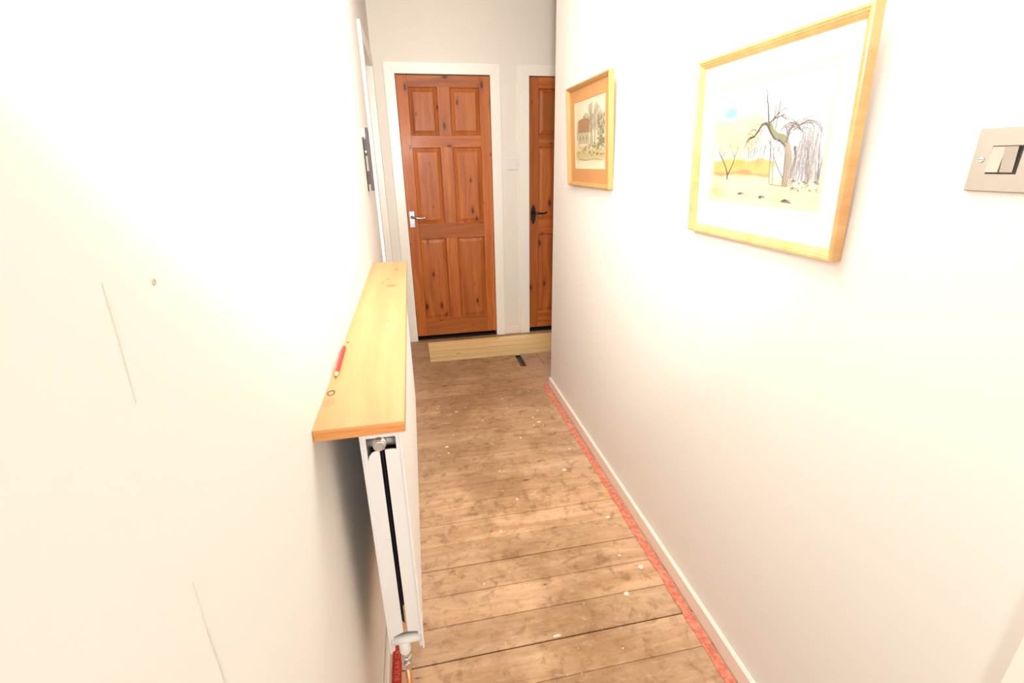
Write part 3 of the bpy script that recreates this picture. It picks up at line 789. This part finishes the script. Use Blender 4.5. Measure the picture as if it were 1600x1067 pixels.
for i in range(16): J.blob(R2.uniform(.22, .45), R2.uniform(.25, .33), R2.uniform(.02, .04), R2.uniform(.015, .03), I_pale, 14, .35)
J.poly([(.120, .232), (.268, .228), (.268, .284), (.196, .292), (.124, .286)], I_brown)
J.poly([(.118, .186), (.266, .182), (.268, .230), (.120, .233)], I_pale); J.poly([(.100, .200), (.122, .200), (.124, .280), (.108, .282)], I_pale)
for x in (.15, .19, .235): J.blob(x, .208, .007, .011, I_olive, 8, .1)
J.stroke([(.205, .288), (.206, .304)], .012, .012, I_brown)
for (x, h) in ((.285, .13), (.306, .15), (.338, .14), (.42, .12)):
    J.stroke(wander((x, .17), math.pi / 2, h, 6, R2.uniform(-.2, .2), .08, R2), .012, .002, I_olive)
    for q in range(12): J.stroke(wander((x + R2.uniform(-.006, .006), R2.uniform(.22, .29)), math.pi / 2 + R2.uniform(-1, 1), .05, 5, R2.uniform(-.4, .4), .15, R2), .0026, .0008, R2.choice([I_grey, I_olive]))
for i in range(60): J.blob(R2.uniform(.37, .45), R2.uniform(.17, .285), R2.uniform(.005, .014), R2.uniform(.005, .012), R2.choice([I_olive, I_pale, I_green, I_olive]), 11, .4)
for i in range(70): J.blob(R2.uniform(.12, .45), R2.uniform(.135, .185), R2.uniform(.004, .014), R2.uniform(.002, .006), R2.choice([I_olive, I_pale, I_pale, I_green]), 10, .4)
J.stroke([(.13, .118), (.22, .114), (.33, .119), (.43, .114)], .004, .002, I_olive)
tag(J.b.build('brushwork', art2), kind='stuff')
flat(p2, 'glass_pane', .015, QW - .015, .015, QH - .015, .0084, .0094, M_glass)

# ------------------------------------------------------------------ switches
sw = empty('light_switch', (XR, .5503, 1.394)); tag(sw, 'brushed metal two-gang light switch on the right wall', 'light switch')
def slab(name, y0, y1, z0, z1, x0, x1, m, ch, parent):
    b = MB(); b.box(x0, x1, y0, y1, z0, z1, m, ch); return b.build(name, parent)
slab('face_plate', -.043, .043, -.043, .043, -.0062, 0, M_nickel, .0016, sw)
slab('rocker_surround', -.0172, .0205, -.0190, .0182, -.0068, -.004, M_black, .0004, sw)
for i in (0, 1):
    y0 = .0030 if i == 0 else -.0134; y1 = y0 + .0160
    b = MB(); hi, lo = (-.0078, -.0102) if i == 0 else (-.0102, -.0076)
    b.prism([(-.0045, -.0166), (lo, -.0166), ((hi + lo) / 2 + .0002, 0), (hi, .0168), (-.0045, .0168)], 'Y', y0, y1, M_nickel)
    o = b.build('rocker', sw)
for y in (.0302, -.0302):
    b = MB(); b.lathe((-.006, y, 0), (-1, 0, 0), [(0, .0040), (.0010, .0040), (.0016, .0032)], M_chrome, 16)
    b.box(-.0079, -.0074, y - .0028, y + .0028, -.0004, .0004, M_black); b.build('screw', sw)

ws = empty('wall_switch', (.792, YF, 1.389)); tag(ws, 'small white plastic switch plate on the end wall between the doors', 'light switch')
b = MB(); b.box(-.043, .043, -.009, 0, -.0385, .0385, M_plastic, .003); b.build('face_plate', ws)
b = MB(); b.prism([(-.0085, -.013), (-.0125, -.013), (-.0095, .013), (-.0085, .013)], 'X', -.008, .008, M_plastic); b.build('rocker', ws)

# ------------------------------------------------------------------ metal bracket on the left wall
wb = empty('wall_bracket', (XL, 2.35, 1.42)); tag(wb, 'dark metal bracket of two upright rails fixed to the left wall', 'bracket')
slab('wall_rail', -.016, .016, -.130, .095, 0, .0045, M_bracket, .001, wb)
b = MB()
b.prism([(-.014, -.128), (.014, -.128), (.014, .110), (.004, .128), (-.014, .134)], 'X', .0150, .0275, M_bracket); b.build('outer_rail', wb)
for (z0, z1) in ((.020, .088), (-.100, -.044)):
    slab('cross_block', -.011, .011, z0, z1, .004, .016, M_bracket, .002, wb)
b = MB(); b.lathe((.010, -.011, .036), (0, -1, 0), [(0, .005), (.003, .005), (.005, .003)], M_chrome, 14); b.build('screw', wb)
b = MB(); b.lathe((.010, -.011, -.060), (0, -1, 0), [(0, .004), (.002, .004), (.003, .003)], M_bracket, 14); b.build('screw', wb)
slab('pad', -.012, .012, .096, .132, .0005, .0150, M_plastic, .002, wb)
